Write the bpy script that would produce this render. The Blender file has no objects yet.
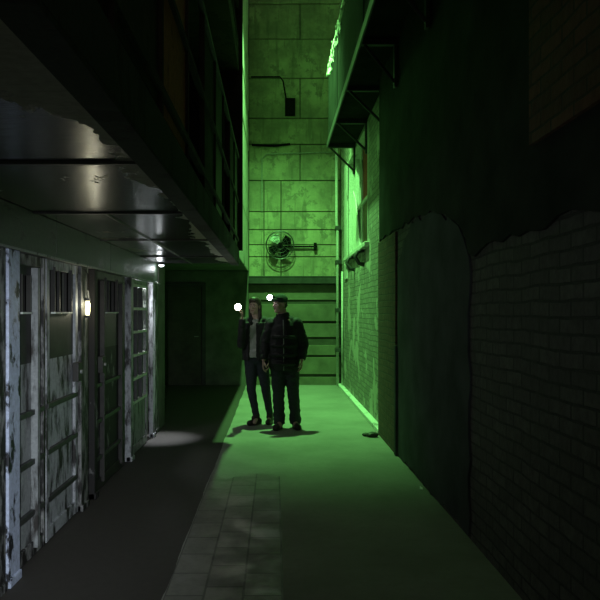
import bpy, bmesh, math, random
from mathutils import Vector, Matrix, noise
random.seed(7)
SC = bpy.context.scene
COL = SC.collection
F = 660.0; EYE = 1.5
def R(d): return math.radians(d)
def PX(x, z): return (x - 275.0) / F * z            # lateral position of an image column at depth z
def PZ(y, z): return EYE + (312.0 - y) / F * z      # height of an image row at depth z

# ------------------------------------------------------------------ camera, world, lights, exposure
cam = bpy.data.cameras.new('camera'); co = bpy.data.objects.new('camera', cam); COL.objects.link(co)
co.location = (0, 0, EYE); co.rotation_euler = (R(90), 0, 0)
cam.sensor_width = 36; cam.lens = 36 * F / 600; cam.shift_x = 25 / 600; cam.shift_y = 12 / 600
cam.clip_start = .02
SC.camera = co
w = bpy.data.worlds.new('night'); SC.world = w; w.use_nodes = True
w.node_tree.nodes['Background'].inputs[0].default_value = (.85, 1.0, .70, 1)
w.node_tree.nodes['Background'].inputs[1].default_value = .125

def light(name, typ, loc, target, power, color, radius=.05, angle=60, blend=1.0, parent=None):
    l = bpy.data.lights.new(name, typ); l.energy = power; l.color = color
    l.shadow_soft_size = radius
    if typ == 'SPOT':
        l.spot_size = R(angle); l.spot_blend = blend
    o = bpy.data.objects.new(name, l); COL.objects.link(o); o.location = loc
    if target is not None:
        o.rotation_euler = (Vector(target) - Vector(loc)).to_track_quat('-Z', 'Y').to_euler()
    return o
GREEN = (.27, 1.0, .24)
light('green_floodlight', 'SPOT', (-.22, 10.05, 7.3), (.15, 11.35, 0), 3300, GREEN, .07, 93, 1.0)
light('visitor_headlamp', 'SPOT', (-.15, .0, 1.55), (-1.50, 3.85, .62), 400, (.84, .92, 1.0), .04, 44, 1.0)
light('visitor_headlamp_right', 'SPOT', (.3, -.2, 1.65), (1.3, 4.9, 1.70), 17, (.78, .88, 1.0), .04, 34, 1.0)
light('lantern_glow', 'POINT', (-1.38, 5.02, 1.55), None, 1.5, (1.0, .95, .70), .02)
light('ceiling_lamp_glow', 'POINT', (-1.42, 8.10, 2.03), None, 1.0, (.9, .95, 1.0), .03)
light('ceiling_lamp_beam', 'SPOT', (-1.40, 8.08, 2.02), (-1.36, 7.85, 0), 260, (.85, .92, 1.0), .03, 30, 1.0)
light('cell_lamp_far', 'POINT', (-1.60, 7.58, 1.62), None, 9, (.9, .95, 1.0), .03)
light('flashlight_beam', 'SPOT', (-.485, 8.36, 1.575), (-.35, 2.5, 1.2), 3, (1.0, .95, .78), .045, 120, 1.0)
light('forehead_lamp_beam', 'SPOT', (-.11, 8.2, 1.71), (-.8, 2.0, 1.3), 1.5, (.9, .95, 1.0), .03, 100, 1.0)

vs = SC.view_settings
vs.view_transform = 'Standard'; vs.look = 'None'; vs.gamma = 1; vs.exposure = 0; vs.use_curve_mapping = False

# ------------------------------------------------------------------ materials
class NT:
    def __init__(s, name, rough=.8, metal=0.0, spec=.5):
        s.m = bpy.data.materials.new(name); s.m.use_nodes = True
        s.t = s.m.node_tree; s.b = s.t.nodes['Principled BSDF']
        s.b.inputs['Roughness'].default_value = rough; s.b.inputs['Metallic'].default_value = metal
        s.b.inputs['Specular IOR Level'].default_value = spec
        s.co = s.n('ShaderNodeTexCoord').outputs['Object']
    def n(s, typ, **k):
        x = s.t.nodes.new(typ)
        for a, v in k.items(): setattr(x, a, v)
        return x
    def l(s, a, b): s.t.links.new(a, b)
    def map(s, scale=(1, 1, 1), rot=(0, 0, 0), loc=(0, 0, 0)):
        m = s.n('ShaderNodeMapping'); s.l(s.co, m.inputs[0])
        m.inputs['Scale'].default_value = scale; m.inputs['Rotation'].default_value = rot; m.inputs['Location'].default_value = loc
        return m.outputs[0]
    def noise(s, scale, detail=6, rough=.6, vec=None):
        x = s.n('ShaderNodeTexNoise'); x.inputs['Scale'].default_value = scale
        x.inputs['Detail'].default_value = detail; x.inputs['Roughness'].default_value = rough
        s.l(vec or s.co, x.inputs['Vector']); return x.outputs['Fac']
    def ramp(s, fac, stops):
        r = s.n('ShaderNodeValToRGB'); e = r.color_ramp.elements
        while len(e) < len(stops): e.new(.5)
        for i, (p, c) in enumerate(stops):
            e[i].position = p; e[i].color = tuple(c) + (1,) if len(c) == 3 else c
        s.l(fac, r.inputs[0]); return r.outputs[0]
    def mix(s, fac, a, b):
        x = s.n('ShaderNodeMix', data_type='RGBA')
        for i, v in ((0, fac), (6, a), (7, b)):
            if isinstance(v, (int, float)): x.inputs[i].default_value = v
            elif isinstance(v, tuple): x.inputs[i].default_value = v + (1,)
            else: s.l(v, x.inputs[i])
        return x.outputs[2]
    def math(s, op, a, b=None):
        x = s.n('ShaderNodeMath', operation=op)
        for i, v in enumerate((a, b)):
            if v is None: continue
            if isinstance(v, (int, float)): x.inputs[i].default_value = v
            else: s.l(v, x.inputs[i])
        return x.outputs[0]
    def bump(s, h, strength=.5, dist=.01):
        x = s.n('ShaderNodeBump'); x.inputs['Strength'].default_value = strength; x.inputs['Distance'].default_value = dist
        s.l(h, x.inputs['Height']); s.l(x.outputs[0], s.b.inputs['Normal']); return x
    def col(s, c):
        if isinstance(c, tuple): s.b.inputs['Base Color'].default_value = c + (1,)
        else: s.l(c, s.b.inputs['Base Color'])
        return s.m

def plain(name, c, rough=.8, metal=0, var=.35, scale=12, spec=.5):
    m = NT(name, rough, metal, spec)
    f = m.noise(scale)
    m.bump(f, .3, .004)
    return m.col(m.ramp(f, [(.3, tuple(v * (1 - var) for v in c)), (.7, tuple(v * (1 + var) for v in c))]))
def emit(name, c, s):
    m = NT(name); m.b.inputs['Emission Color'].default_value = c + (1,); m.b.inputs['Emission Strength'].default_value = s
    return m.col(c)
def peeling(name, paint, under, thr=.5, scale=7, rough=.6, stretch=(1, 1, .45), sharp=.03):
    m = NT(name, rough)
    v = m.map(stretch)
    f = m.noise(scale, 8, .65, v); g = m.noise(40, 4)
    k = m.ramp(f, [(thr - sharp, (0, 0, 0)), (thr + sharp, (1, 1, 1))])
    p = m.mix(m.ramp(g, [(.35, (0, 0, 0)), (.7, (1, 1, 1))]), tuple(x * .72 for x in paint), paint)
    u = m.mix(g, tuple(x * .5 for x in under), under)
    m.bump(m.math('ADD', k, m.math('MULTIPLY', g, .4)), .5, .004)
    return m.col(m.mix(k, u, p))
def brick(name, c1, c2, mortar, axis='x', bump=1.0, rough=.9, cover=None, cov_thr=.55, bw=.23, rh=.075):
    """running bond on a wall facing X (axis x) or Y (axis y)"""
    m = NT(name, rough)
    sep = m.n('ShaderNodeSeparateXYZ'); m.l(m.co, sep.inputs[0])
    cmb = m.n('ShaderNodeCombineXYZ')
    wob = m.noise(2.2, 3)
    m.l(sep.outputs['Y' if axis == 'x' else 'X'], cmb.inputs[0])
    m.l(m.math('ADD', sep.outputs['Z'], m.math('MULTIPLY', wob, .05)), cmb.inputs[1])
    b = m.n('ShaderNodeTexBrick'); m.l(cmb.outputs[0], b.inputs['Vector'])
    b.inputs['Scale'].default_value = 1; b.inputs['Brick Width'].default_value = bw; b.inputs['Row Height'].default_value = rh
    b.inputs['Mortar Size'].default_value = .008; b.inputs['Mortar Smooth'].default_value = .3; b.inputs['Bias'].default_value = 0
    b.inputs['Color1'].default_value = c1 + (1,); b.inputs['Color2'].default_value = c2 + (1,); b.inputs['Mortar'].default_value = mortar + (1,)
    g = m.noise(14, 6)
    c = m.mix(m.ramp(g, [(.35, (0, 0, 0)), (.75, (1, 1, 1))]), b.outputs['Color'], tuple(x * .45 for x in c1))
    h = m.math('SUBTRACT', m.math('MULTIPLY', g, .8), b.outputs['Fac'])
    if cover:
        q = m.noise(1.6, 8, .6)
        k = m.ramp(q, [(cov_thr - .02, (0, 0, 0)), (cov_thr + .02, (1, 1, 1))])
        c = m.mix(k, c, cover)
        h = m.math('ADD', m.math('MULTIPLY', h, m.math('SUBTRACT', 1.0, k)), k)
    m.bump(h, bump, .014)
    return m.col(c)

M = {}
M['fascia'] = peeling('old_green_grey_paint', (.085, .115, .085), (.04, .045, .035), .42, 4, .45, (1, .5, 1))
M['steel_white'] = peeling('peeling_white_paint', (.50, .52, .54), (.03, .028, .025), .46, 11, .55, (1, 1, .35), .06)
M['steel_pale'] = peeling('worn_pale_paint', (.36, .38, .38), (.05, .045, .04), .43, 11, .6, (1, 1, .3), .07)
M['steel_blue'] = peeling('peeling_bluish_paint', (.62, .69, .88), (.03, .03, .035), .44, 9, .5, (1, 1, .6))
M['steel_patchy'] = peeling('mostly_peeled_paint', (.30, .30, .29), (.022, .02, .018), .52, 13, .6, (1, 1, .35), .06)
M['steel_rusted'] = peeling('nearly_bare_paint', (.22, .22, .21), (.018, .016, .014), .60, 7, .7)
M['steel_dark'] = plain('dark_rusty_steel', (.030, .028, .024), .55, 0, .5, 9)
M['bar'] = peeling('worn_bar_paint', (.30, .31, .30), (.04, .035, .03), .42, 14, .4)
M['strap'] = plain('dark_strap_steel', (.05, .05, .048), .5, 0, .4, 20)
M['rust'] = peeling('orange_rust', (.62, .24, .07), (.14, .055, .025), .42, 3, .9)
M['upper'] = peeling('upper_tier_paint', (.045, .028, .018), (.02, .013, .01), .5, 3, .8)
M['concrete'] = plain('rough_concrete', (.16, .16, .14), .9, 0, .3, 5)
M['wall_dark'] = plain('dirty_dark_plaster', (.10, .105, .085), .9, 0, .4, 3)
M['edge_paint'] = peeling('pale_wall_edge', (.80, .82, .70), (.30, .30, .25), .40, 3, .8)
M['pipe'] = plain('painted_pipe', (.22, .24, .20), .5, 0, .3, 20)
M['black'] = plain('black_metal', (.006, .006, .006), .9, 0, .3, 30, spec=.05)
M['blade'] = plain('dull_fan_blade', (.05, .055, .05), .4, .5, .3, 20)
M['blade_lit'] = plain('lit_fan_blade', (.45, .5, .45), .35, .5, .2, 20)  # lit copy of the blade colour
M['beam'] = plain('dark_beam', (.028, .03, .026), .7, 0, .5, 6)
M['curb'] = peeling('pale_curb', (.75, .78, .72), (.4, .4, .36), .40, 6, .8, (1, .5, 1))
M['reveal'] = peeling('white_reveal', (.62, .65, .58), (.3, .3, .26), .38, 4, .8)
M['red'] = plain('rusty_red_board', (.22, .03, .02), .8, 0, .3, 8)
M['brown'] = plain('weathered_brown_board', (.16, .12, .07), .8, 0, .4, 8)
M['flake_and_lit_ledge'] = plain('pale_flake_and_lit_ledge', (.7, .75, .66), .6, 0, .2, 20)  # loose paint flakes; also paints lamplight onto door sills and crossbars
M['cat_sheet'] = plain('dark_sheet_steel', (.016, .018, .015), .95, 0, .4, 3, spec=.05)  # shade put into the colour so the floodlight shows less on the parapet
M['cat_iron'] = plain('catwalk_iron', (.03, .032, .03), .6, 0, .4, 10)
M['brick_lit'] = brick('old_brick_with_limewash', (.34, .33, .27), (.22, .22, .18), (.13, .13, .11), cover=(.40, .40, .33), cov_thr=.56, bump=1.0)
M['brick_near'] = brick('dark_brick', (.13, .12, .11), (.08, .075, .07), (.035, .035, .032), bump=1.0)  # darker than the far wall's brick
M['brick_brown'] = brick('brown_brick', (.13, .07, .05), (.09, .05, .04), (.05, .045, .04), bump=1.0)
M['brick_red'] = brick('reddish_brick', (.17, .06, .04), (.08, .035, .025), (.03, .025, .02), bump=1.0)
M['plaster'] = plain('grey_wall_plaster', (.060, .064, .068), .9, 0, .35, 2.5, spec=.15)
M['plaster_dark'] = plain('dark_wall_plaster', (.032, .036, .030), .95, 0, .4, 2.5, spec=.08)  # colour darkened in place of shade where the floodlight grazes the coat

def back_material():
    m = NT('stained_back_wall', .85)
    a = m.noise(1.3, 8, .65); b = m.noise(6, 6, .7); v = m.noise(3, 6, .6, m.map((3, 3, .35)))
    c = m.ramp(a, [(.38, (.16, .155, .10)), (.52, (.25, .25, .155)), (.62, (.34, .34, .21))])
    c = m.mix(m.ramp(b, [(.52, (0, 0, 0)), (.60, (1, 1, 1))]), c, (.18, .18, .115))
    c = m.mix(m.ramp(v, [(.54, (0, 0, 0)), (.64, (.6, .6, .6))]), c, (.11, .11, .07))
    m.bump(m.math('ADD', a, b), .5, .01)
    return m.col(c)
M['back'] = back_material()
M['board'] = plain('dim_wall_board', (.12, .12, .08), .85, 0, .3, 3)
M['gap'] = plain('dark_joint_board', (.05, .05, .035), .85, 0, .3, 5)
def gallery_material():
    m = NT('gloss_soffit_paint', .22, 0, .6)
    sep = m.n('ShaderNodeSeparateXYZ'); m.l(m.co, sep.inputs[0])
    f = m.noise(2.6, 8, .62, m.map((1, .6, 1)))
    g = m.noise(30, 5, .6)
    edge = m.math('MAXIMUM', m.math('MINIMUM', m.math('MULTIPLY', m.math('ADD', sep.outputs['X'], .70), 1.6), .22), -.02)    # bare strip along the lip
    near = m.math('MULTIPLY', m.math('SUBTRACT', 2.2, sep.outputs['Y']), .32)         # more paint lost towards the entrance
    near = m.math('MINIMUM', m.math('MAXIMUM', near, -.06), .2)
    k = m.ramp(m.math('ADD', m.math('ADD', f, edge), near), [(.57, (0, 0, 0)), (.60, (1, 1, 1))])
    c = m.mix(k, (.035, .035, .036), m.mix(g, (.17, .16, .13), (.40, .38, .31)))
    r = m.mix(k, (.24, .24, .24), (.75, .75, .75))
    m.l(r, m.b.inputs['Roughness'])
    h = m.math('ADD', m.math('MULTIPLY', m.noise(5, 4, .6, m.map((.6, 5, 1))), .8), m.math('MULTIPLY', k, -.5))
    m.bump(h, .45, .012)
    return m.col(c)
M['soffit'] = gallery_material()
def floor_material():
    m = NT('worn_floor', .6)
    sep = m.n('ShaderNodeSeparateXYZ'); m.l(m.co, sep.inputs[0])
    X, Y = sep.outputs['X'], sep.outputs['Y']
    b = m.n('ShaderNodeTexBrick'); cmb = m.n('ShaderNodeCombineXYZ')
    m.l(Y, cmb.inputs[0]); m.l(m.math('ADD', X, .585), cmb.inputs[1]); m.l(cmb.outputs[0], b.inputs['Vector'])
    b.inputs['Scale'].default_value = 1; b.inputs['Brick Width'].default_value = .30; b.inputs['Row Height'].default_value = .208
    b.inputs['Mortar Size'].default_value = .007; b.inputs['Mortar Smooth'].default_value = .2; b.offset = .37
    b.inputs['Color1'].default_value = (.21, .205, .175, 1); b.inputs['Color2'].default_value = (.14, .137, .117, 1); b.inputs['Mortar'].default_value = (.07, .07, .06, 1)
    inx = m.math('MULTIPLY', m.math('GREATER_THAN', X, -.585), m.math('LESS_THAN', X, .045))
    iny = m.math('LESS_THAN', m.math('ADD', Y, m.math('MULTIPLY', m.noise(1.5, 6), 3.0)), 7.6)
    k = m.math('MULTIPLY', inx, iny)
    n1 = m.noise(1.2, 7, .6); n2 = m.noise(18, 6, .7)
    conc = m.ramp(n1, [(.35, (.20, .205, .175)), (.65, (.29, .29, .255))])
    conc = m.mix(m.ramp(n2, [(.5, (0, 0, 0)), (.75, (.5, .5, .5))]), conc, (.18, .18, .16))
    left = m.math('LESS_THAN', m.math('ADD', X, m.math('MULTIPLY', n1, .05)), -.565)  # gallery's cast shadow painted into the floor colour left of its edge
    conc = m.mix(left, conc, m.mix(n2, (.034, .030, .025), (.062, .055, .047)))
    tile = m.mix(m.ramp(n2, [(.45, (0, 0, 0)), (.7, (.6, .6, .6))]), b.outputs['Color'], (.11, .108, .09))
    c = m.mix(k, conc, tile)
    worn = m.ramp(m.noise(3.5, 4, .6), [(.40, (.60, .60, .60)), (.62, (.36, .36, .36))])
    m.l(m.mix(k, (.75, .75, .75), worn), m.b.inputs['Roughness'])
    h = m.math('ADD', m.math('MULTIPLY', n2, .35), m.math('MULTIPLY', m.math('MULTIPLY', b.outputs['Fac'], k), -1.0))
    h = m.math('ADD', h, m.math('MULTIPLY', m.noise(5, 3), .25))
    m.bump(h, .55, .008)
    return m.col(c)
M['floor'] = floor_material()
# people
M['skin'] = plain('skin', (.50, .34, .27), .55, 0, .08, 30)
M['hair'] = plain('dark_hair', (.05, .035, .025), .5, 0, .4, 60)
M['jacket'] = plain('black_jacket_cloth', (.014, .014, .016), .75, 0, .3, 30)
M['jacket_w'] = plain('charcoal_jacket_cloth', (.022, .020, .022), .8, 0, .3, 30)
M['shirt'] = plain('light_grey_shirt_cloth', (.42, .42, .40), .9, 0, .1, 40)
M['jeans'] = plain('dark_blue_denim', (.034, .037, .047), .9, 0, .25, 50)
M['jeans_w'] = plain('slim_blue_denim', (.032, .036, .048), .9, 0, .25, 50)
M['shoe'] = plain('dark_shoe_leather', (.03, .024, .02), .6, 0, .3, 30)
M['cap'] = plain('dark_green_cap_cloth', (.03, .045, .04), .85, 0, .3, 50)
M['eye'] = plain('eye', (.6, .6, .58), .3, 0, .02, 5)
M['lip'] = plain('lip', (.34, .16, .14), .6, 0, .1, 30)
M['lens'] = emit('lit_torch_lens', (1.0, .97, .80), 14)
M['lens_cool'] = emit('lit_headlamp_lens', (.86, .95, 1.0), 12)
M['lens_dim'] = emit('lit_bulkhead_lens', (.86, .95, 1.0), 2.5)
M['edge'] = peeling('dark_green_lip_paint', (.04, .05, .038), (.022, .02, .016), .45, 3, .9)
M['lens_cell'] = emit('lit_lantern_lens', (1.0, .92, .55), 3.5)
M['plastic'] = plain('dark_plastic', (.03, .03, .032), .4, 0, .2, 20)
M['paper'] = plain('white_paper', (.8, .8, .78), .8, 0, .05, 20)

# ------------------------------------------------------------------ mesh helpers
class MB:
    def __init__(s): s.bm = bmesh.new()
    def box(s, a, b, rot=None, piv=None):
        a, b = Vector(a), Vector(b)
        vs = [s.bm.verts.new((x, y, z)) for x in (a.x, b.x) for y in (a.y, b.y) for z in (a.z, b.z)]
        if rot:
            p = Vector(piv) if piv else (a + b) / 2
            for v in vs: v.co = p + rot @ (v.co - p)
        for f in ((0, 1, 3, 2), (4, 6, 7, 5), (0, 4, 5, 1), (2, 3, 7, 6), (0, 2, 6, 4), (1, 5, 7, 3)):
            s.bm.faces.new([vs[i] for i in f])
        return s
    def tube(s, pts, r, n=10, cap=True, sq=None):
        """tube along points; r number or list; sq=(a,b) elliptical cross-section factors with b along 'up' Y"""
        pts = [Vector(p) for p in pts]; rs = r if isinstance(r, (list, tuple)) else [r] * len(pts)
        rings = []; up = None
        for i, p in enumerate(pts):
            d = (pts[min(i + 1, len(pts) - 1)] - pts[max(i - 1, 0)]).normalized()
            if up is None:
                up = Vector((0, 1, 0)) if abs(d.y) < .9 else Vector((0, 0, 1))
            x = d.cross(up).normalized(); y = x.cross(d).normalized(); up = y
            ring = []
            for k in range(n):
                t = 2 * math.pi * k / n
                fx, fy = sq if sq else (1, 1)
                ring.append(s.bm.verts.new(p + x * math.cos(t) * rs[i] * fx + y * math.sin(t) * rs[i] * fy))
            rings.append(ring)
        for a, b in zip(rings, rings[1:]):
            for k in range(n):
                s.bm.faces.new((a[k], a[(k + 1) % n], b[(k + 1) % n], b[k]))
        if cap:
            s.bm.faces.new(rings[0][::-1]); s.bm.faces.new(rings[-1])
        return s
    def cap(s, p, q, ra, rb, sq=None, n=18):
        """tapered capsule with rounded ends"""
        p, q = Vector(p), Vector(q); d = (q - p).normalized()
        pts, rs = [], []
        for k in range(1, 6):
            t = math.pi / 2 * k / 5
            pts.append(p - d * ra * math.cos(t)); rs.append(ra * math.sin(t))
        for k in range(0, 5):
            t = math.pi / 2 * k / 5
            pts.append(q + d * rb * math.sin(t)); rs.append(rb * math.cos(t))
        return s.tube(pts, rs, n, True, sq)
    def ell(s, c, rad, rot=None, seg=24, rings=14):
        m = Matrix.Translation(Vector(c)) @ (rot.to_4x4() if rot else Matrix.Identity(4)) @ Matrix.Diagonal((*rad, 1))
        bmesh.ops.create_uvsphere(s.bm, u_segments=seg, v_segments=rings, radius=1, matrix=m)
        return s
    def disc(s, c, r, th, axis='Y', n=32, r2=None):
        c = Vector(c); d = {'X': Vector((1, 0, 0)), 'Y': Vector((0, 1, 0)), 'Z': Vector((0, 0, 1))}[axis] if isinstance(axis, str) else axis
        return s.tube([c - d * th / 2, c + d * th / 2], [r, r2 if r2 else r], n)
    def torus(s, c, R_, r, axis='Y', n=48, m=8):
        c = Vector(c); vs = []
        for i in range(n):
            a = 2 * math.pi * i / n; ring = []
            for j in range(m):
                b = 2 * math.pi * j / m; q = R_ + r * math.cos(b)
                p = Vector((q * math.cos(a), r * math.sin(b), q * math.sin(a)))
                if axis == 'Z': p = Vector((p.x, p.z, p.y))
                ring.append(s.bm.verts.new(c + p))
            vs.append(ring)
        for i in range(n):
            for j in range(m):
                s.bm.faces.new((vs[i][j], vs[(i + 1) % n][j], vs[(i + 1) % n][(j + 1) % m], vs[i][(j + 1) % m]))
        return s
    def prism(s, pts, d):
        """extrude closed polygon pts by vector d"""
        d = Vector(d); a = [s.bm.verts.new(Vector(p)) for p in pts]; b = [s.bm.verts.new(Vector(p) + d) for p in pts]
        s.bm.faces.new(a); s.bm.faces.new(b[::-1])
        for i in range(len(a)):
            j = (i + 1) % len(a); s.bm.faces.new((a[i], b[i], b[j], a[j]))
        return s
    def build(s, name, mat, parent=None, bevel=0, smooth=False, kind=None):
        bmesh.ops.recalc_face_normals(s.bm, faces=s.bm.faces)
        me = bpy.data.meshes.new(name); s.bm.to_mesh(me); s.bm.free()
        me.materials.append(M[mat] if isinstance(mat, str) else mat)
        if smooth:
            for p in me.polygons: p.use_smooth = True
        o = bpy.data.objects.new(name, me); COL.objects.link(o)
        if bevel:
            b = o.modifiers.new('bevel', 'BEVEL'); b.width = bevel; b.segments = 2; b.limit_method = 'ANGLE'
        if parent:
            o.parent = parent; o.matrix_parent_inverse = Matrix.Translation(parent.location if parent.parent is None else parent.parent.location * 0).inverted()
        if kind: o['kind'] = kind
        return o
def thing(name, loc, label, cat, group=None):
    o = bpy.data.objects.new(name, None); o.empty_display_size = .1; COL.objects.link(o); o.location = loc
    return tag(o, label, cat, group)
def tag(o, label, cat, group=None):
    o['label'] = label; o['category'] = cat
    if group: o['group'] = group
    return o
def fuse(mb, name, mat, parent, voxel=.008, smooth=4, wrinkle=0, freq=14, hem=None):
    """weld overlapping volumes into one continuous skin, relax it and crease it slightly"""
    o = mb.build(name, mat)
    r = o.modifiers.new('r', 'REMESH'); r.mode = 'VOXEL'; r.voxel_size = voxel
    sm = o.modifiers.new('s', 'SMOOTH'); sm.factor = .6; sm.iterations = smooth
    dg = bpy.context.evaluated_depsgraph_get(); dg.update()
    me = bpy.data.meshes.new_from_object(o.evaluated_get(dg)); old = o.data
    o.modifiers.clear(); o.data = me; bpy.data.meshes.remove(old); me.name = name
    if wrinkle:
        ns = [v.normal.copy() for v in me.vertices]
        for v, n_ in zip(me.vertices, ns):
            p = v.co
            q = noise.noise(Vector((p.x * freq, p.y * freq, p.z * freq * 1.7))) + .5 * noise.noise(p * freq * 2.3)
            v.co = p + n_ * wrinkle * q
    for p in me.polygons: p.use_smooth = True
    if parent:
        o.parent = parent; o.matrix_parent_inverse = Matrix.Translation(parent.location).inverted()
    return o

# ------------------------------------------------------------------ the setting
S = 'structure'
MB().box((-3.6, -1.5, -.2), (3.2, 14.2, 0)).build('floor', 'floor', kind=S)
# gallery soffit over the cell fronts
GX = -.45; CELLX = -1.47; GE = 8.3
soff = MB().box((-1.62, -1.5, 2.11), (GX - .03, GE, 2.27)).build('ceiling', 'soffit', kind=S)
MB().box((-1.47, 8.22, 2.27), (-.405, 8.30, 9.0)).build('wall_tier_end', 'upper', kind=S)
lip = MB().box((GX - .03, -1.5, 2.10), (GX, GE, 2.29)).box((GX - .10, -1.5, 2.085), (GX, GE, 2.10)).build('trim_1', 'edge', kind=S, bevel=.003)
st = MB()
for y in (2.68, 4.03, 5.55, 7.2): st.box((-1.47, y - .012, 2.098), (GX - .1, y + .012, 2.1099))
st.box((-1.05, 4.05, 2.10), (-1.035, 8.3, 2.1099))
st.build('trim_2', 'strap', kind=S)
# lintel band over the cell doors
lb = MB()
ys = [-1.5, .9, 2.9, 4.44, 5.9, 7.3, 8.28]
for a, b in zip(ys, ys[1:]): lb.box((-1.60, a + .003, 1.856), (CELLX, b - .003, 2.109))
lb.build('trim_3', 'fascia', kind=S, bevel=.004)
MB().box((-1.48, -1.5, 1.846), (-1.435, 8.28, 1.860)).build('trim_4', 'bar', kind=S, bevel=.002)

# cell block behind the fronts: solid back, partitions and the block's far end
MB().box((-3.4, -1.5, 0), (-3.3, 8.8, 2.1)).build('wall_cell_back', 'wall_dark', kind=S)
pt = MB()
for y in (3.34, 4.98, 6.52): pt.box((-3.3, y, 0), (-1.56, y + .06, 2.1))
pt.build('wall_partition', 'wall_dark', kind=S)
MB().box((-3.3, -1.5, 1.88), (-1.62, 8.3, 1.98)).build('ceiling_cells', 'wall_dark', kind=S)
MB().box((-3.6, 8.34, 0), (CELLX, 8.80, 2.34)).build('wall_block_end', 'wall_dark', kind=S)
# space beyond the block, under and beside the upper tiers
MB().box((-3.6, 8.8, 0), (-2.45, 13.6, 2.35)).build('wall_left_far', 'wall_dark', kind=S)
MB().box((-3.6, 8.31, 2.35), (-.565, 13.6, 9.0)).build('wall_left_upper', 'wall_dark', kind=S)
e = MB()
z = 2.35
while z < 8.9:
    h = random.uniform(.3, .7); e.box((-.565, 8.32, z), (-.545 + random.uniform(-.006, .006), 13.58, min(z + h - .01, 9))); z += h
e.build('trim_5', 'edge_paint', kind=S)
# upper tier wall behind the railing
MB().box((-1.75, -1.5, 2.27), (-1.47, 8.3, 9)).build('wall_left_tier', 'upper', kind=S)
sl = MB().box((-1.47, -1.5, 4.50), (GX, 8.3, 4.70)).box((-1.47, -1.5, 6.9), (GX, 8.3, 7.1))
sl.build('ceiling_upper', 'upper', kind=S)

# back wall: coursed plates on a backing
BY = 13.6
MB().box((-3.6, BY, 0), (3.2, BY + .3, 9.0)).build('wall_back_core', 'gap', kind=S)
MB().box((-2.44, BY - .045, 0), (-.545, BY, 2.34)).build('wall_back_left', 'wall_dark', kind=S)
bw = MB()
rows = [277, 257, 245, 230, 212, 181, 145, 119, 79, 40, 5, -35, -50]
for i, (a, b) in enumerate(zip(rows, rows[1:])):
    z0, z1 = PZ(a, BY), PZ(b, BY)
    xs = [-.54]
    if i in (0, 1, 2, 3, 4): xs += [PX(264, BY), PX(281, BY)]
    elif i % 2: xs += [PX(300, BY)]
    xs += [1.36]
    for c, d in zip(xs, xs[1:]):
        g = .009; bw.box((c + g, BY - .045 - random.uniform(0, .006), z0 + g), (d - g, BY, z1 - g))
bw.build('wall_back', 'back', kind=S, bevel=.006)
MB().box((-.54, BY - .16, PZ(284, BY)), (1.35, BY - .001, PZ(277, BY))).box((-.54, BY - .17, PZ(277.4, BY)), (1.35, BY - .001, PZ(276.4, BY))).build('trim_6', 'beam', kind=S, bevel=.008)
lo = MB(); rr = [386, 377, 374, 357, 355, 345, 337, 323.5, 321, 304, 300, 284.5]
for a, b in zip(rr[::2], rr[1::2]):
    lo.box((-.54, BY - .035 - random.uniform(0, .006), PZ(a, BY)), (1.35, BY - .0005, PZ(b, BY)))
lo.build('trim_7', 'board', kind=S, bevel=.006)
dk = MB()
for a, b in ((377, 374), (345, 337), (304, 300)): dk.box((-.54, BY - .012, PZ(a, BY)), (1.35, BY - .0005, PZ(b, BY)))
dk.build('trim_8', 'gap', kind=S)

# right wall beyond the corner of the near wall, with a deep window recess
RX = 1.36; NX = 1.27
W0, W1, WZ0, WZ1 = 9.62, 12.35, 2.52, 4.28
rw = MB()
rw.box((RX, 8.0, 0), (RX + .5, W0, 9)).box((RX, W1, 0), (RX + .5, BY, 9)).box((RX, W0, 0), (RX + .5, W1, WZ0)).box((RX, W0, WZ1), (RX + .5, W1, 9))
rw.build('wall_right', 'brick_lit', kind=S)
jm = MB().box((RX - .012, W1 - .02, WZ0), (RX + .45, W1 + .01, WZ1)).box((RX - .012, W0 - .01, WZ0), (RX + .45, W0 + .02, WZ1)).box((RX, W0, WZ1 - .02), (RX + .45, W1, WZ1))
# window: deep painted reveal, frame, boards
jm.box((RX - .02, W1 - .05, WZ0 - .4), (RX - .0, W1 + .42, WZ1 + .02))
win = jm.build('window_1', 'reveal', kind=S, bevel=.006)
MB().box((RX - .07, W0 - .1, WZ0 - .07), (RX + .4, W1 + .1, WZ0)).build('window_sill', 'reveal', win, bevel=.01)
wf = MB()
for y in (W0 + .02, 10.35, 11.15, W1 - .42): wf.box((RX + .10, y, WZ0), (RX + .17, y + .09, WZ1 - .02))
wf.box((RX + .10, W0, WZ0), (RX + .17, W1 - .35, WZ0 + .06)).box((RX + .1, W0, 3.3), (RX + .17, W1 - .35, 3.36))
wf.build('window_frame', 'reveal', win, bevel=.006)
MB().box((RX + .13, 10.44, 3.36), (RX + .15, 11.15, WZ1 - .02)).build('red_board', 'red', win)
MB().box((RX + .13, 10.44, WZ0 + .06), (RX + .15, 11.15, 3.30)).build('brown_board', 'brown', win)
MB().box((RX + .30, W0 + .02, WZ0), (RX + .32, W1 - .02, WZ1)).build('backing_board', 'wall_dark', win)
MB().prism([(RX + .09, 11.25, WZ0 + .06), (RX + .09, 12.30, WZ0 + .06), (RX + .09, 12.30, 3.75), (RX + .09, 11.95, 3.55)], (.02, 0, 0)).build('broken_board', 'flake_and_lit_ledge', win)
MB().box((RX - .09, 8.12, 0), (RX, BY - .2, .05)).build('baseboard_right', 'curb', kind=S, bevel=.01)

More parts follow.
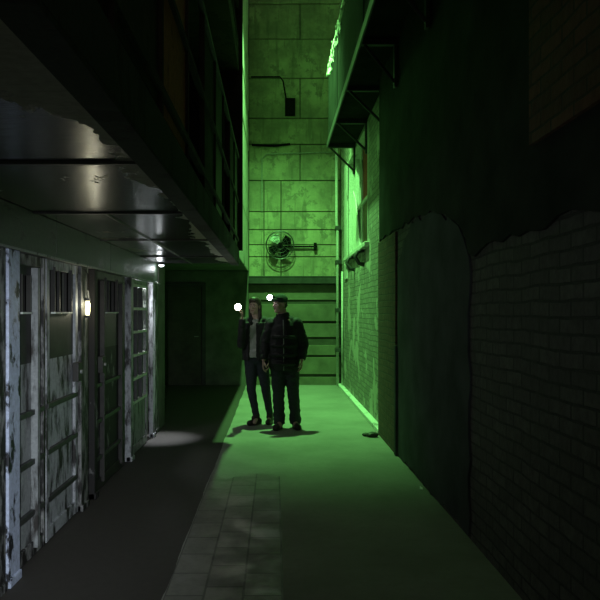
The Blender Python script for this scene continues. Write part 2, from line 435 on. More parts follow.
# near right wall, proud of the far one, rough brick with plaster coats
nw = MB().box((NX + .02, -1.5, 0), (NX + .6, 8.1, 9))
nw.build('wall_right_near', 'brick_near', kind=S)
def coat(name, mat, outline, x, th=.012, jag=.03, step=.12):
    """a plaster coat on the near wall with a ragged outline given in (y, z)"""
    pts = []
    for i, (a, b) in enumerate(outline):
        c, d = outline[(i + 1) % len(outline)]
        L = math.hypot(c - a, d - b); n = max(1, int(L / step))
        for k in range(n):
            t = k / n; j = jag if (0 < k) else 0
            pts.append((x, a + (c - a) * t + random.uniform(-j, j), b + (d - b) * t + random.uniform(-j, j)))
    pts = [(p[0], min(p[1], 8.095), max(p[2], .0)) for p in pts]
    return MB().prism(pts, (th + .003, 0, 0)).build(name, mat, kind=S, bevel=.002)
# brown brick pier at the corner, below the plaster
MB().box((NX - .005, 6.95, 0), (NX + .03, 8.098, 2.35)).build('wall_right_pier', 'brick_brown', kind=S, bevel=.006)
coat('wall_right_plaster', 'plaster', [(4.35, .02), (6.9, .02), (6.9, 2.0), (6.2, 2.35), (5.3, 2.3), (4.6, 2.1), (4.35, 1.86)], NX + .006, .013)
coat('wall_right_coat', 'plaster_dark', [(1.5, 1.95), (4.35, 1.88), (4.6, 2.12), (5.3, 2.31), (6.2, 2.36), (6.9, 2.36), (8.08, 2.36), (8.08, 8.9), (1.2, 8.9), (1.2, 3.2)], NX + .004, .015, .03)
MB().box((NX - .02, 1.2, 2.32), (NX + .003, 3.25, 4.2)).build('wall_right_brickwork', 'brick_red', kind=S)
# a straight joint and a render ridge
MB().box((NX - .02, 6.86, 0), (NX + .019, 6.95, 1.15)).build('trim_9', 'plaster', kind=S, bevel=.01)

# ------------------------------------------------------------------ cell fronts
def front(y0, y1, label, opening=None, panel='steel_pale', stile='steel_pale', straps=(.28, .59, .89), bars=(), grille=None,
          top=1.85, depth=.05, lock=None, wide=.06, upper='steel_dark'):  # upper plates coloured darker, as light reaches only the lower half
    t = thing('cell_door', ((CELLX - depth / 2), (y0 + y1) / 2, 0), label, 'cell door', 'iron cell fronts along the left wall')
    X1, X0 = CELLX, CELLX - depth
    y0 += .006; y1 -= .006
    MB().box((X0, y0, .012), (X1, y0 + wide, top - .006)).build('stile', stile, t, .004)
    MB().box((X0, y1 - wide, .012), (X1, y1, top - .006)).build('stile', stile, t, .004)
    MB().box((X0, y0 + wide, .012), (X1 - .004, y1 - wide, .10)).build('rail', stile, t, .004)
    MB().box((X0, y0 + wide, top - .07), (X1 - .004, y1 - wide, top - .006)).build('rail', stile, t, .004)
    if grille:
        n = grille['rows']; zz = grille['z0']
        MB().box((X0 + .01, y0 + wide, .10), (X1 - .015, y1 - wide, zz)).build('lower_plate', panel, t)
        for i in range(n + 1):
            zc = zz + (top - .07 - zz) * i / n
            MB().box((X0, y0 + wide, zc - .014), (X1 + .006, y1 - wide, zc + .014)).build('crossbar', 'flake_and_lit_ledge', t, .003)  # pale colour paints in the light on the ledges; uprights stay dark
        for k in range(grille['cols']):
            yc = y0 + wide + (y1 - y0 - 2 * wide) * (k + 1) / (grille['cols'] + 1)
            MB().box((X0 + .006, yc - .012, zz), (X1 + .002, yc + .012, top - .07)).build('upright_bar', 'strap', t, .003)
    else:
        if opening:
            a, b, c, d = opening
            mb = MB().box((X0 + .02, y0 + wide, 1.19), (X1 - .02, y1 - wide, c))
            mb.box((X0 + .02, y0 + wide, c), (X1 - .02, a, top - .07)).box((X0 + .02, b, c), (X1 - .02, y1 - wide, top - .07))
            mb.box((X0 + .02, a, d), (X1 - .02, b, top - .07))
            mb.build('upper_plate', upper, t)
            g = .012
            MB().box((X0, a - g, c - g), (X1 + .012, b + g, c)).build('opening_sill', 'flake_and_lit_ledge', t, .002)  # lamplight on the sill is put into its pale colour
            fr = MB().box((X0, a - g, c), (X1 + .008, a, d)).box((X0, b, c), (X1 + .008, b + g, d))
            fr.build('opening_frame', 'steel_dark', t, .002)
            MB().box((X0 + .01, a + (b - a) * .5 - .006, c), (X0 + .03, a + (b - a) * .5 + .006, d)).build('upright_bar', 'steel_dark', t)
        else:
            MB().box((X0 + .02, y0 + wide, 1.19), (X1 - .02, y1 - wide, top - .07)).build('upper_plate', upper, t)
        MB().box((X0 + .02, y0 + wide, .10), (X1 - .02, y1 - wide, 1.19)).build('lower_plate', panel, t)
        for s_ in straps:
            MB().box((X1 - .021, y0 + .02, s_ - .016), (X1 + .006, y1 - .02, s_ + .016)).build('strap', 'strap', t, .002)
    for (b, wd, m_) in bars:
        MB().box((X1 - .02, b - wd / 2, .06), (X1 + .022, b + wd / 2, top - .08)).build('upright_bar', m_, t, .004)
    if lock:
        lk = MB().box((X1 - .01, lock[0] - .05, lock[1] - .07), (X1 + .035, lock[0] + .05, lock[1] + .07)).build('lock_box', 'steel_dark', t, .005)
        MB().disc((X1 + .04, lock[0], lock[1]), .014, .02, 'X', 14).build('keyhole_plate', 'bar', lk)
    return t
def post(y0, y1, mat, label, out=.02, top=1.845, name='iron_post', back=.09):
    o = MB().box((CELLX - back, y0, 0), (CELLX + out, y1, top)).box((CELLX - .02, y0 - .0, 0), (CELLX + out + .012, y1, .05)).build(name, mat, bevel=.006)
    return tag(o, label, 'post')
front(1.4, 2.35, 'cell door nearest the entrance, outside the picture on the left', (1.75, 2.0, 1.5, 1.74))
front(2.42, 3.28, 'cell door just left of the bluish peeling post', (2.7, 2.95, 1.5, 1.74), 'steel_patchy', 'steel_patchy')
post(3.36, 3.56, 'steel_patchy', 'rust-eaten iron post at the left border of the picture, left of the bluish post')
post(3.57, 3.73, 'steel_blue', 'broad bluish-white iron post with flaking paint at the left edge of the picture', .03)
front(3.76, 4.235, 'narrow pale cell front with bright upright bar, just right of the bluish post', (3.83, 3.95, 1.5, 1.72),
      'steel_pale', 'steel_patchy', bars=((4.05, .045, 'steel_pale'),), wide=.035)
front(4.24, 4.93, 'pale flaking cell door with three dark straps and a wide opening, second from the left', (4.40, 4.75, 1.5, 1.80),
      'steel_white', 'steel_white', lock=(4.87, 1.06))
post(4.94, 5.13, 'steel_patchy', 'blotchy peeling iron post with the glowing lantern hanging before it')
post(5.27, 5.36, 'steel_rusted', 'slim worn iron post just right of the glowing lantern', .03)
front(5.37, 6.46, 'wide dark cell door with a high opening, between the glowing lantern and the barred grille', (5.74, 6.14, 1.5, 1.80),
      'steel_rusted', 'steel_dark', lock=(5.55, 1.06), bars=((5.62, .03, 'steel_dark'), (6.28, .03, 'steel_dark')))
post(6.60, 6.72, 'steel_white', 'bright narrow iron post left of the barred grille door', .03)
front(6.74, 7.62, 'barred grille cell door lit from behind, last before the corner', None, 'steel_pale', 'bar',
      grille=dict(rows=5, cols=2, z0=.55))
post(7.86, 7.98, 'steel_white', 'brightly lit white iron post beside the light spill on the floor', .02, back=.03)
post(8.10, 8.32, 'steel_patchy', 'dull blotched iron post at the far end of the cell row', .0)

# lanterns in the cells
def lantern(loc, label, lens):
    x, y, z = loc
    t = thing('cell_lantern', (x, y, z - .16), label, 'lantern')
    MB().disc((x, y, z - .065), .020, .02, 'Z', 20).build('base', 'plastic', t)
    MB().disc((x, y, z + .065), .020, .02, 'Z', 20).build('cap', 'plastic', t)
    MB().tube([(x, y, z - .055), (x, y, z - .03), (x, y, z + .03), (x, y, z + .054)], [.013, .017, .017, .013], 16).build('globe', lens, t, smooth=True)
    h = MB()
    h.tube([(x, y - .03 * math.cos(a), z + .075 + .06 * math.sin(a)) for a in [math.pi * k / 10 for k in range(11)]], .003, 6)
    h.build('handle', 'bar', t)
    # stands on a wall bracket
    return t
lantern((-1.425, 5.02, 1.53), 'small glowing warm lantern hanging before the blotchy iron post', 'lens_cell')
hk = MB().tube([(-1.425, 5.02, 1.665), (-1.425, 5.02, 1.79), (-1.445, 5.02, 1.82), (-1.47, 5.02, 1.83)], .004, 6)
tag(hk.build('wire_hook', 'steel_dark'), 'thin dark wire hook holding the warm lantern under the lintel', 'hook')
cl = thing('ceiling_lamp', (-1.40, 8.14, 2.11), 'small bright lamp under the gallery at the far end of the cell row', 'lamp')
MB().disc((-1.40, 8.14, 2.095), .045, .026, 'Z', 24).build('base', 'plastic', cl)
MB().ell((-1.40, 8.14, 2.078), (.034, .034, .022)).build('lens', 'lens_dim', cl, smooth=True)

# ------------------------------------------------------------------ upper-left railing
def railing(x, zb, zt, y0, y1, step, panels, label):
    t = thing('gallery_railing', (x, y0, zb), label, 'railing')
    y = y0; i = 0
    while y <= y1 + .01:
        MB().box((x - .035, y - .02, zb), (x, y + .02, zt)).build('railing_post', 'upper', t, .004); y += step
    for z in (zb + .1, (zb + zt) / 2, zt - .03):
        MB().box((x - .03, y0, z - .018), (x + .006, y1, z + .018)).build('handrail' if z > zt - .1 else 'rail', 'strap' if z > zt - .1 else 'upper', t, .003)
    y = y0
    while y < y1 - .1:
        m_ = panels[i % len(panels)]
        if m_: MB().box((x - .025, y + .025, zb + .03), (x - .015, min(y + step, y1) - .025, zt - .06)).build('infill_panel', m_, t)
        y += step; i += 1
    return t
railing(GX, 2.29, 3.45, .28, 8.2, .792, ['steel_dark', 'upper', 'upper', 'rust', None, 'upper', 'steel_dark', None, 'upper', 'steel_dark'],
        'dark iron railing with one rusty orange panel, on the gallery over the cell doors')
railing(GX, 4.70, 5.86, .28, 8.2, .792, ['upper', None, 'steel_dark', 'upper', 'upper', None, 'upper', 'steel_dark', 'upper', None],
        'dark iron railing of the highest gallery at upper left')
p = MB()
for k in range(9):
    yy = .9 + k * .93
    p.box((-1.468, yy, 2.4), (-1.44, yy + .5, 4.2))
p.build('trim_10', 'steel_dark', kind=S, bevel=.005)

# ------------------------------------------------------------------ right catwalk
CX, CZ, CT = .90, 4.33, 5.50
ct = thing('catwalk', (CX + .2, 6.5, CZ), 'dark iron catwalk with solid parapet on triangular brackets, high on the right wall', 'catwalk')
MB().box((CX, 1.0, CZ), (NX - .01, 8.09, CZ + .04)).box((CX, 8.09, CZ), (RX - .004, 11.2, CZ + .04)).build('floor_plate', 'cat_sheet', ct)
cp = MB(); y = 1.0; i = 0
while y < 11.19:
    y2 = min(y + 1.43, 11.2); cp.box((CX + (i % 2) * .006, y + .004, CZ + .04), (CX + .012 + (i % 2) * .006, y2 - .004, CT)); y = y2; i += 1
cp.build('parapet_sheet', 'cat_sheet', ct)
MB().box((CX - .03, 1.0, CT), (CX + .04, 11.22, CT + .03)).build('handrail', 'edge_paint', ct, .006)
MB().box((CX - .02, 1.0, CZ - .05), (CX + .0, 11.22, CZ + .06)).build('toe_plate', 'cat_iron', ct, .004)
for k in range(7):
    y = 11.18 - .03 - k * 1.43
    wx = RX if y > 8.1 else NX
    MB().box((CX + .0, y - .03, CZ - .06), (wx - .005, y + .03, CZ)).build('bracket_arm', 'cat_iron', ct, .004)
    MB().tube([(CX + .03, y, CZ - .05), (wx - .03, y, CZ - .44)], .018, 8).build('brace', 'cat_iron', ct)
    MB().box((wx - .035, y - .03, CZ - .5), (wx - .005, y + .03, CZ - .06)).build('wall_plate', 'cat_iron', ct, .004)
    MB().box((CX + .02, y - .02, CZ + .04), (CX + .05, y + .02, CT)).build('parapet_post', 'cat_iron', ct, .004)
# loose flakes and rags of paint along the handrail
fl = MB()
for k in range(70):
    y = random.triangular(8.2, 11.1, 9.4); z = CT + .02 + random.uniform(-.22, .05)
    c = Vector((CX - .012 - random.uniform(0, .03), y, z)); s_ = random.uniform(.012, .05)
    rot = Matrix.Rotation(random.uniform(-.7, .7), 3, 'Z') @ Matrix.Rotation(random.uniform(-1, 1), 3, 'X')
    pts = [c + rot @ Vector((random.uniform(-.01, .01), math.cos(a) * s_ * random.uniform(.6, 1.2), math.sin(a) * s_ * random.uniform(.6, 1.3))) for a in [k2 * 1.2566 for k2 in range(5)]]
    fl.prism(pts, rot @ Vector((.004, 0, 0)))
fo = fl.build('paint_flakes', 'flake_and_lit_ledge', ct); fo['kind'] = 'stuff'

# ------------------------------------------------------------------ things on the back wall
FY = BY - .22; fx, fz = PX(280, FY), PZ(245, FY)
fan = thing('wall_fan', (fx, BY - .05, fz), 'round caged wall fan with one pale blade on the green-lit back wall', 'fan')
g = MB()
for r_ in (.285, .23, .16, .09):
    g.torus((fx, FY - .05 * (1 - r_ / .3), fz), r_, .0035 if r_ < .28 else .008)
for k in range(16):
    a = math.pi * 2 * k / 16
    g.tube([(fx + .04 * math.cos(a), FY - .05, fz + .04 * math.sin(a)), (fx + .285 * math.cos(a), FY, fz + .285 * math.sin(a)), (fx + .22 * math.cos(a), FY + .09, fz + .22 * math.sin(a)), (fx + .06 * math.cos(a), FY + .11, fz + .06 * math.sin(a))], .0028, 5)
g.torus((fx, FY + .05, fz), .275, .006)
g.build('guard', 'blade', fan)
for k in range(4):
    a0 = R(38 + 90 * k)
    pts = []
    for (r_, da, dy) in ((.05, -.35, 0), (.14, -.62, .02), (.235, -.52, .03), (.26, -.1, .01), (.24, .4, -.03), (.14, .42, -.03), (.05, .4, 0)):
        pts.append((fx + r_ * math.cos(a0 + da), FY + .04 + dy, fz + r_ * math.sin(a0 + da)))
    b = MB().prism(pts, (0, .005, 0)).build('fan_blade', 'blade_lit' if k == 1 else 'black', fan)  # one blade coloured paler for the light it catches
    if k == 1: b['label'] = 'blade coloured pale for the light it catches'
MB().tube([(fx, FY - .02, fz), (fx, FY + .02, fz), (fx, FY + .12, fz), (fx, FY + .14, fz)], [.03, .055, .065, .04], 20).build('motor', 'black', fan, smooth=True)
MB().tube([(fx, FY + .11, fz - .02), (fx + .1, FY + .13, fz - .02), (PX(317, BY), FY + .13, fz - .02)], .018, 10).box((PX(315, BY) - .03, FY + .11, fz - .10), (PX(315, BY) + .03, BY - .045, fz + .06)).build('bracket_arm', 'black', fan)

z0 = PZ(117, BY); x0 = PX(285, BY)
jb = thing('junction_box', (PX(290, BY), BY - .05, PZ(109, BY)), 'small black box fixed high on the green-lit back wall', 'electrical box')
MB().box((x0, BY - .17, z0), (PX(295, BY), BY - .052, PZ(100.5, BY))).build('box_body', 'black', jb, .008)
MB().box((x0 + .01, BY - .182, z0 + .01), (PX(295, BY) - .01, BY - .171, PZ(101, BY) - .01)).build('cover', 'black', jb, .004)
def conduit(pts, r, label, mat='pipe', clamps=()):
    mb = MB().tube(pts, r, 10)
    for c in clamps: mb.box((c[0] - .03, BY - .09 if c[2] is None else c[2], c[1] - .012), (c[0] + .03, BY - .052, c[1] + .012))
    return tag(mb.build('conduit', mat, smooth=False), label, 'conduit')
yb = BY - .068
conduit([(PX(251, BY), yb, PZ(79, BY) + .02), (PX(280, BY), yb, PZ(79, BY) + .02), (PX(283, BY), yb, PZ(82, BY)), (PX(286, BY), yb, PZ(99.5, BY))], .014, 'thin dark conduit from the left edge of the back wall to the black box', 'black')
conduit([(PX(262, BY), yb, PZ(212, BY)), (PX(262, BY), yb, PZ(160, BY)), (PX(266, BY), yb, PZ(155, BY)), (PX(331, BY), yb, PZ(153, BY))], .013, 'thin conduit bending from vertical to horizontal across the middle of the back wall')
conduit([(PX(252, BY), yb - .02, PZ(146, BY)), (PX(275, BY), yb - .02, PZ(147, BY)), (PX(290, BY), yb - .01, PZ(145, BY))], .024, 'short dark sagging pipe at the left of the back wall above the bent conduit', 'black')
vp = MB().tube([(PX(337.5, 13.38), 13.38, .02), (PX(337.5, 13.38), 13.38, PZ(232, 13.38)), (PX(336.5, 13.38), 13.38, PZ(222, 13.38)), (PX(336.5, 13.38), 13.38, 4.9)], .028, 12)
vo = thing('corner_pipe', (PX(337.5, 13.38), 13.38, 0), 'vertical pale pipe with dark clamps in the right corner of the back wall', 'pipe')
vp.build('pipe_run', 'reveal', vo, smooth=True)
for y_ in (228, 262, 310, 350):
    MB().box((PX(335.5, 13.38), 13.34, PZ(y_, 13.38) - .04), (PX(341, 13.38), 13.54, PZ(y_, 13.38) + .04)).build('clamp', 'cat_iron', vo, .006)
# brackets hooking out under the window sill
for (yy, lab) in ((10.05, 'dark curved iron hook under the window sill, nearer one'), (11.25, 'dark curved iron hook under the window sill, farther one')):
    mb = MB().tube([(RX - .0, yy, 2.44), (RX - .10, yy, 2.42), (RX - .14, yy, 2.34), (RX - .08, yy, 2.24), (RX - .0, yy, 2.22)], [.03, .03, .028, .03, .035], 8)
    tag(mb.build('sill_hook', 'cat_iron', smooth=True), lab, 'bracket')
sp = MB().tube([(RX - .03, 13.05, .06), (RX - .03, 13.05, 2.3)], .02, 10)
tag(sp.build('wall_pipe', 'reveal', smooth=True), 'thin bright vertical pipe on the lit brick wall near the back corner', 'pipe')
# dim door in the left part of the far wall
dd = MB().box((-2.30, BY - .09, 0), (-2.22, BY - .046, 2.1)).box((-1.50, BY - .09, 0), (-1.42, BY - .046, 2.1)).box((-2.22, BY - .09, 2.02), (-1.50, BY - .046, 2.1)).build('door_1', 'beam', kind=S, bevel=.005)
MB().box((-2.215, BY - .075, .01), (-1.505, BY - .047, 2.015)).box((-2.12, BY - .083, .2), (-1.6, BY - .074, .9)).box((-2.12, BY - .083, 1.1), (-1.6, BY - .074, 1.85)).build('door_leaf', 'gap', dd, .004)
MB().tube([(-1.57, BY - .076, 1.0), (-1.57, BY - .12, 1.0), (-1.65, BY - .12, 1.0)], .01, 8).build('door_handle', 'bar', dd)
# iron stair rail leaning down in the shade beyond the cells
# scraps on the floor
mb = MB().prism([(PX(419.5, 5.6), 5.59, .001), (PX(421.5, 5.6), 5.56, .001), (PX(423, 5.6), 5.61, .003), (PX(421, 5.6), 5.65, .008)], (0, 0, .004))
tag(mb.build('paper_scrap', 'paper'), 'tiny white paper scrap on the floor near the right wall', 'litter')
rk = MB(); rk.ell((1.17, 7.92, .028), (.075, .06, .034)); rk.ell((1.10, 7.98, .02), (.05, .04, .022))
tag(fuse(rk, 'shade_lump', 'steel_dark', None, .01, 2, .008, 20), 'dark lump added as cast shade on the floor at the corner of the near brick pier', 'pier_shade')  # added dark lump in place of the pier's cast shadow

# ------------------------------------------------------------------ people
def hand(mb, wrist, dirv, palmn, side, curl=.5, s=1.0, spread=.06):
    """palm and five fingers. dirv: along the fingers, palmn: out of the palm, side: towards the thumb"""
    W = Vector(wrist); d = Vector(dirv).normalized(); n = Vector(palmn).normalized(); t = Vector(side).normalized()
    for k in (-.6, -.2, .2, .6):
        mb.cap(W + t * k * .025 * s, W + d * .085 * s + t * k * .042 * s, .014 * s, .011 * s, n=10)
    for i, (off, L) in enumerate(((.032, .070), (.011, .078), (-.011, .073), (-.031, .058))):
        p = W + d * .085 * s + t * off * s; a = 0
        q = p
        for j, fr in enumerate((.45, .32, .23)):
            a += curl * (1 if j else .7)
            dd_ = (d * math.cos(a) + n * math.sin(a) + t * (off * spread * 30 * .1)).normalized()
            r_ = q + dd_ * L * fr * s
            mb.cap(q, r_, (.0092 - j * .0008) * s, (.0086 - j * .0008) * s, n=10); q = r_
    p = W + d * .022 * s + t * .022 * s; q = p
    for j, (L, a) in enumerate(((.045, .35), (.032, .15), (.026, -.1))):
        dd_ = (t * math.sin(a + .45) + d * math.cos(a + .45) + n * .45).normalized()
        r_ = q + dd_ * L * s; mb.cap(q, r_, (.0125 - j * .0015) * s, (.011 - j * .0015) * s, n=10); q = r_

def head(mb, c, yaw, s=1.0, female=False):
    """skull, jaw, nose, ears; c = centre of the head; face looks to -Y turned by yaw"""
    Rz = Matrix.Rotation(yaw, 3, 'Z'); C = Vector(c)
    def P(x, y, z): return C + Rz @ (Vector((x, y, z)) * s)
    mb.ell(P(0, .012, .03), (.074 * s, .092 * s, .088 * s), Rz)
    mb.ell(P(0, -.022, -.035), (.058 * s, .064 * s, .078 * s), Rz)
    mb.ell(P(0, -.052, -.092), (.026 * s, .026 * s, .022 * s), Rz)
    mb.cap(P(-.035, -.02, -.075), P(0, -.052, -.088), .024 * s, .022 * s); mb.cap(P(.035, -.02, -.075), P(0, -.052, -.088), .024 * s, .022 * s)
    mb.cap(P(0, -.082, .008), P(0, -.102, -.028), .009 * s, .014 * s)
    mb.ell(P(-.010, -.094, -.031), (.009 * s, .010 * s, .008 * s)); mb.ell(P(.010, -.094, -.031), (.009 * s, .010 * s, .008 * s))
    mb.cap(P(-.04, -.068, .022), P(.04, -.068, .022), .013 * s, .013 * s)
    mb.cap(P(-.014, -.079, -.057), P(.014, -.079, -.057), .009 * s, .009 * s)
    for k in (-1, 1):
        mb.ell(P(k * .042, -.062, -.022), (.02 * s, .017 * s, .02 * s))
        mb.ell(P(k * .076, .008, -.010), (.010 * s, .018 * s, .032 * s), Rz @ Matrix.Rotation(k * .3, 3, 'Z'))
    return P, Rz
def face_parts(P, Rz, s, parent):
    for k in (-1, 1):
        ey = MB().ell(P(k * .030, -.071, .002), (.012 * s, .010 * s, .0065 * s), Rz).build('eye', 'eye', parent, smooth=True)
        MB().ell(P(k * .030, -.0785, .002), (.0055 * s, .0045 * s, .0055 * s), Rz).build('iris', 'hair', ey, smooth=True)
        MB().cap(P(k * .017, -.083, .024), P(k * .045, -.073, .022), .004, .003, n=8).build('eyebrow', 'hair', parent, smooth=True)
    MB().cap(P(-.018, -.086, -.057), P(.018, -.086, -.057), .0055 * s, .0055 * s, n=10).build('lips', 'lip', parent, smooth=True)
def shoe(ankle, toe_dir, L=.28, wd=.048):
    a = Vector(ankle); d = Vector(toe_dir).normalized(); s_ = Vector((-d.y, d.x, 0))
    mb = MB(); g = Vector((a.x, a.y, 0))
    mb.cap(g - d * .05 + Vector((0, 0, .042)), g + d * (L - .12) + Vector((0, 0, .034)), .040, wd * .88, None)
    mb.cap(g - d * .05 + Vector((0, 0, .05)), g + d * .03 + Vector((0, 0, .09)), .038, .046)
    mb.cap(g + Vector((0, 0, .06)), g + Vector((0, 0, .12)), .045, .048)
    # flat sole
    pts = []
    for k in range(20):
        t = 2 * math.pi * k / 20; cx = math.cos(t)
        pts.append(g + d * (.5 * L * cx + L * .5 - .10) + s_ * math.sin(t) * (wd * (1.0 if cx > -.2 else .86)) + Vector((0, 0, .0)))
    mb.prism([(p.x, p.y, .001) for p in pts], (0, 0, .022))
    return mb

# --- the man: dark padded jacket, arms down
MY = 8.5
man = thing('person', (.11, MY, 0), 'person in black padded jacket, dark jeans and cap, standing at the right of the pair', 'person')
hc = (.062, MY - .01, 1.600)
hipR, hipL = Vector((.035, MY, .90)), Vector((.205, MY, .90))
knR, knL = Vector((.045, MY - .03, .48)), Vector((.235, MY - .01, .48))
anR, anL = Vector((.055, MY + .02, .09)), Vector((.265, MY + .06, .09))
shR, shL = Vector((-.045, MY, 1.345)), Vector((.27, MY, 1.345))
elR, elL = Vector((-.125, MY + .01, 1.10)), Vector((.365, MY + .02, 1.10))
wrR, wrL = Vector((-.145, MY - .07, .895)), Vector((.345, MY - .06, .895))
b = MB()
P_, Rz_ = head(b, hc, R(-52))
b.cap((.10, MY + .01, 1.40), (.088, MY + .005, 1.53), .064, .056)
b.cap((.12, MY, .98), (.115, MY, 1.32), .125, .14, (1.15, .78)); b.cap(shR, shL, .06, .06)
for h_, k_, a_ in ((hipR, knR, anR), (hipL, knL, anL)):
    b.cap(h_, k_, .085, .055); b.cap(k_, a_, .055, .038); b.cap(a_, a_ + Vector((0, -.12, -.045)), .036, .03)
for s1, e1, w1, sd in ((shR, elR, wrR, -1), (shL, elL, wrL, 1)):
    b.cap(s1, e1, .052, .04); b.cap(e1, w1, .040, .027)
    hand(b, w1, (w1 - e1) + Vector((0, 0, -.06)), (-sd, .1, 0), (0, -1, -.05), .38, 1.08)
fuse(b, 'body', 'skin', man, .0045, 3)
face_parts(P_, Rz_, 1, man)
# jacket
j = MB()
j.cap((.12, MY, .98), (.115, MY + .01, 1.26), .175, .185, (1.1, .80))
j.tube([(.12, MY, .745), (.12, MY, .80), (.12, MY, .90)], [.172, .19, .19], 28, True, (1.05, .82))
j.cap((.11, MY + .01, 1.39), (-.03, MY + .01, 1.335), .095, .085); j.cap((.11, MY + .01, 1.39), (.255, MY + .01, 1.335), .095, .085)
j.tube([(.105, MY + .01, 1.36), (.10, MY + .005, 1.45), (.095, MY, 1.485)], [.125, .09, .092], 22)
for s1, e1, w1 in ((shR, elR, wrR), (shL, elL, wrL)):
    j.cap(s1, e1, .088, .074); j.cap(e1, e1.lerp(w1, .6), .074, .06)
    j.tube([e1.lerp(w1, .5), w1 + (w1 - e1) * .03], [.060, .050], 18)
for k in range(4):   # quilted rolls
    zz = .84 + .115 * k
    j.torus((.12, MY, zz), .168, .022, 'Z')
jm_ = fuse(j, 'jacket', 'jacket', man, .007, 6, .007, 11)
MB().tube([(.11, MY - .158, .76), (.11, MY - .178, 1.0), (.108, MY - .172, 1.22), (.104, MY - .12, 1.40)], .006, 6).build('zipper', 'bar', jm_)
t = MB()
t.cap((.055, MY, .88), (.185, MY, .88), .115, .115, (1, .95))
for h_, k_, a_ in ((hipR, knR, anR), (hipL, knL, anL)):
    t.cap(h_ + Vector((0, 0, -.04)), k_, .108, .080); t.cap(k_, k_.lerp(a_, .7), .080, .070)
    t.tube([k_.lerp(a_, .5), a_ + Vector((0, 0, -.03))], [.072, .076], 20)
fuse(t, 'trousers', 'jeans', man, .008, 4, .010, 12)
fuse(shoe(anR, (-.25, -1, 0), .30, .052), 'shoe', 'shoe', man, .007, 2)
fuse(shoe(anL, (.15, -1, 0), .30, .052), 'shoe', 'shoe', man, .007, 2)
c = MB()
c.ell(P_(0, .012, .058), (.084, .102, .078), Rz_)
c.ell(P_(0, -.10, .062), (.060, .058, .010), Rz_)
c.torus(P_(0, .012, .060), .083, .006, 'Z')
fuse(c, 'cap', 'cap', man, .006, 2)
hr = MB().ell(P_(0, .045, -.005), (.072, .062, .06), Rz_); fuse(hr, 'hair', 'hair', man, .007, 2, .003, 40)
fd = Rz_ @ Vector((0, -1, 0))
q = P_(-.015, -.088, .085)
hl = MB().tube([q, q + fd * .03, q + fd * .045], [.026, .034, .036], 20).build('headlamp', 'plastic', man)
MB().torus(P_(0, .008, .083), .0925, .005, 'Z').build('strap', 'plastic', hl)
MB().ell(q + fd * .062, (.036, .036, .036)).build('lens', 'lens_cool', hl, smooth=True)

# --- the woman: open dark jacket over a grey shirt, flashlight raised
WY = 8.82
def wx(x): return PX(x, WY)
def wz(y): return PZ(y, WY)
wo = thing('person', (wx(257), WY, 0), 'person in open dark jacket, light grey shirt and slim jeans, raising a lit flashlight', 'person')
hcw = (wx(254.5), WY, 1.575)
whR, whL = Vector((wx(251), WY, .87)), Vector((wx(262), WY, .87))
wkR, wkL = Vector((wx(251.5), WY - .03, .46)), Vector((wx(266), WY - .02, .46))
waR, waL = Vector((wx(256.5), WY - .02, .09)), Vector((wx(270), WY + .08, .09))
wsR, wsL = Vector((wx(244.5), WY, 1.36)), Vector((wx(268), WY, 1.36))
weR, weL = Vector((wx(241.5), WY - .10, 1.07)), Vector((wx(272), WY + .04, 1.08))
wwR, wwL = Vector((wx(243.2), WY - .27, 1.418)), Vector((wx(270), WY - .05, .86))
b = MB()
Pw, Rw = head(b, hcw, R(-20), .94, True)
b.cap((wx(256), WY + .01, 1.36), (wx(255), WY + .005, 1.50), .050, .046)
b.cap((wx(256), WY, .95), (wx(256), WY, 1.28), .105, .115, (1.12, .75)); b.cap(wsR, wsL, .048, .048)
for h_, k_, a_ in ((whR, wkR, waR), (whL, wkL, waL)):
    b.cap(h_, k_, .078, .050); b.cap(k_, a_, .050, .033); b.cap(a_, a_ + Vector((-.02, -.10, -.045)), .032, .026)
for s1, e1, w1 in ((wsR, weR, wwR), (wsL, weL, wwL)):
    b.cap(s1, e1, .042, .034); b.cap(e1, w1, .034, .024)
up = (wwR - weR).normalized()
hand(b, wwR, up, (-.35, -.3, -.1), (.1, -1, .2), .72, .98)
hand(b, wwL, (wwL - weL), (-1, 0, 0), (0, -1, 0), .35, .95)
fuse(b, 'body', 'skin', wo, .0045, 3)
face_parts(Pw, Rw, .94, wo)
sh = MB()
sh.cap((wx(255), WY - .0, 1.0), (wx(255.5), WY - .0, 1.29), .125, .128, (1.08, .86))
sh.tube([(wx(255), WY, .90), (wx(255), WY, 1.0)], [.138, .134], 26, True, (1.05, .88))
fuse(sh, 'shirt', 'shirt', wo, .007, 3, .005, 16)
j = MB()
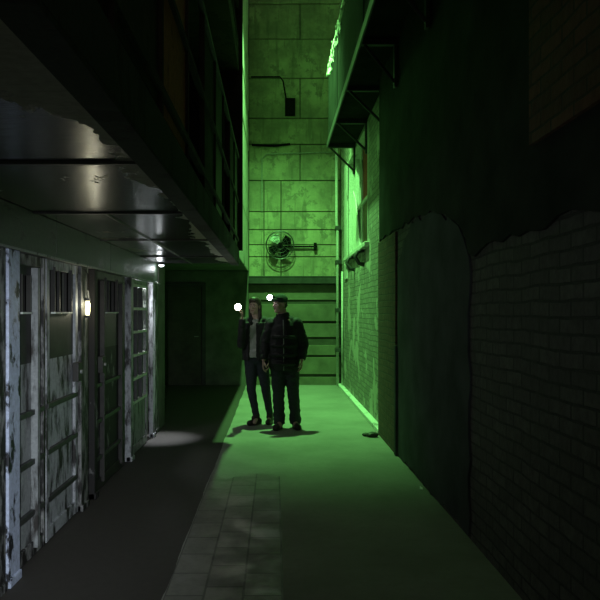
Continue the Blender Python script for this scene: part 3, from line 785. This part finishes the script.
# left and right fronts leave the shirt open down the middle-left
def shell(a0, a1, z0, z1, r0, r1, cx, cy, th=.03, n=26, m=14):
    """curved sheet of cloth with thickness around the trunk; angle 0 = +X, -90 = towards the viewer"""
    vs_o, vs_i = [], []
    for i in range(m + 1):
        u = i / m; z = z0 + (z1 - z0) * u; r = r0 + (r1 - r0) * u
        ro, ri = [], []
        for k in range(n + 1):
            a = R(a0 + (a1 - a0) * k / n)
            ro.append(j.bm.verts.new((cx + (r + th) * 1.1 * math.cos(a), cy + (r + th) * .84 * math.sin(a), z)))
            ri.append(j.bm.verts.new((cx + r * 1.1 * math.cos(a), cy + r * .84 * math.sin(a), z)))
        vs_o.append(ro); vs_i.append(ri)
    for i in range(m):
        for k in range(n):
            j.bm.faces.new((vs_o[i][k], vs_o[i][k + 1], vs_o[i + 1][k + 1], vs_o[i + 1][k]))
            j.bm.faces.new((vs_i[i][k], vs_i[i + 1][k], vs_i[i + 1][k + 1], vs_i[i][k + 1]))
    for k in range(n):
        j.bm.faces.new((vs_o[0][k], vs_i[0][k], vs_i[0][k + 1], vs_o[0][k + 1])); j.bm.faces.new((vs_o[m][k], vs_o[m][k + 1], vs_i[m][k + 1], vs_i[m][k]))
    for i in range(m):
        j.bm.faces.new((vs_o[i][0], vs_o[i + 1][0], vs_i[i + 1][0], vs_i[i][0])); j.bm.faces.new((vs_o[i][n], vs_i[i][n], vs_i[i + 1][n], vs_o[i + 1][n]))
shell(-88, 238, .86, 1.36, .142, .125, wx(256), WY)
j.cap(wsR + Vector((.03, 0, -.02)), wsR + Vector((.055, 0, .03)), .068, .052); j.cap(wsL + Vector((-.03, 0, -.02)), wsL + Vector((-.05, 0, .03)), .068, .052)
j.cap(wsR + Vector((.02, .04, 0)), wsL + Vector((-.02, .04, 0)), .07, .07)
for s1, e1, w1 in ((wsR, weR, wwR), (wsL, weL, wwL)):
    j.cap(s1, e1, .068, .056); j.cap(e1, e1.lerp(w1, .6), .056, .048); j.tube([e1.lerp(w1, .5), w1], [.05, .042], 18)
for k in (-1, 1):   # shoulders slope up into a collar
    j.cap((wx(256) + k * .115, WY + .015, 1.375), (wx(256) + k * .062, WY + .02, 1.43), .052, .030)
    j.cap((wx(256) + k * .062, WY + .02, 1.43), (wx(256) + k * .060, WY - .085, 1.345), .028, .024)
fuse(j, 'jacket', 'jacket_w', wo, .007, 3, .007, 12)
t = MB()
t.cap((wx(252), WY, .87), (wx(261), WY, .87), .105, .105, (1, .92))
for h_, k_, a_ in ((whR, wkR, waR), (whL, wkL, waL)):
    t.cap(h_ + Vector((0, 0, -.03)), k_, .092, .062); t.cap(k_, k_.lerp(a_, .7), .062, .046)
    t.tube([k_.lerp(a_, .5), a_ + Vector((0, 0, .02))], [.054, .043], 18)
fuse(t, 'trousers', 'jeans_w', wo, .007, 4, .005, 14)
fuse(shoe(waR, (-.75, -.8, 0), .25, .043), 'shoe', 'shoe', wo, .006, 2)
fuse(shoe(waL, (-.2, -1, 0), .25, .043), 'shoe', 'shoe', wo, .006, 2)
h_ = MB()
h_.ell(Pw(0, .028, .045), (.082, .094, .088), Rw)
h_.ell(Pw(0, -.012, .088), (.068, .080, .050), Rw)
h_.cap(Pw(-.066, .03, .01), Pw(-.070, .02, -.14), .030, .026); h_.cap(Pw(.066, .03, .01), Pw(.074, .02, -.15), .030, .028)
h_.cap(Pw(0, .07, .0), Pw(0, .075, -.17), .065, .05)
fuse(h_, 'hair', 'hair', wo, .006, 3, .003, 34)
# flashlight in her hand
lp = Vector((PX(238, 8.42), 8.42, PZ(307, 8.42)))
grip = wwR + up * .085 + Vector((-.035, -.005, .0))
ax = (lp - grip).normalized()
ax = Vector((-.05, -1, .02)).normalized()
fls = thing('flashlight', lp, 'lit flashlight glaring warm white, held up by the person on the left', 'flashlight')
tail = lp - ax * .17
MB().tube([tail, tail + ax * .01, tail + ax * .11, lp - ax * .04, lp], [.012, .017, .017, .036, .042], 24).build('housing', 'plastic', fls, smooth=True)
MB().tube([lp + ax * .0005, lp + ax * .008], [.041, .036], 24).ell(lp + ax * .012, (.043, .043, .043)).build('lens', 'lens', fls, smooth=True)
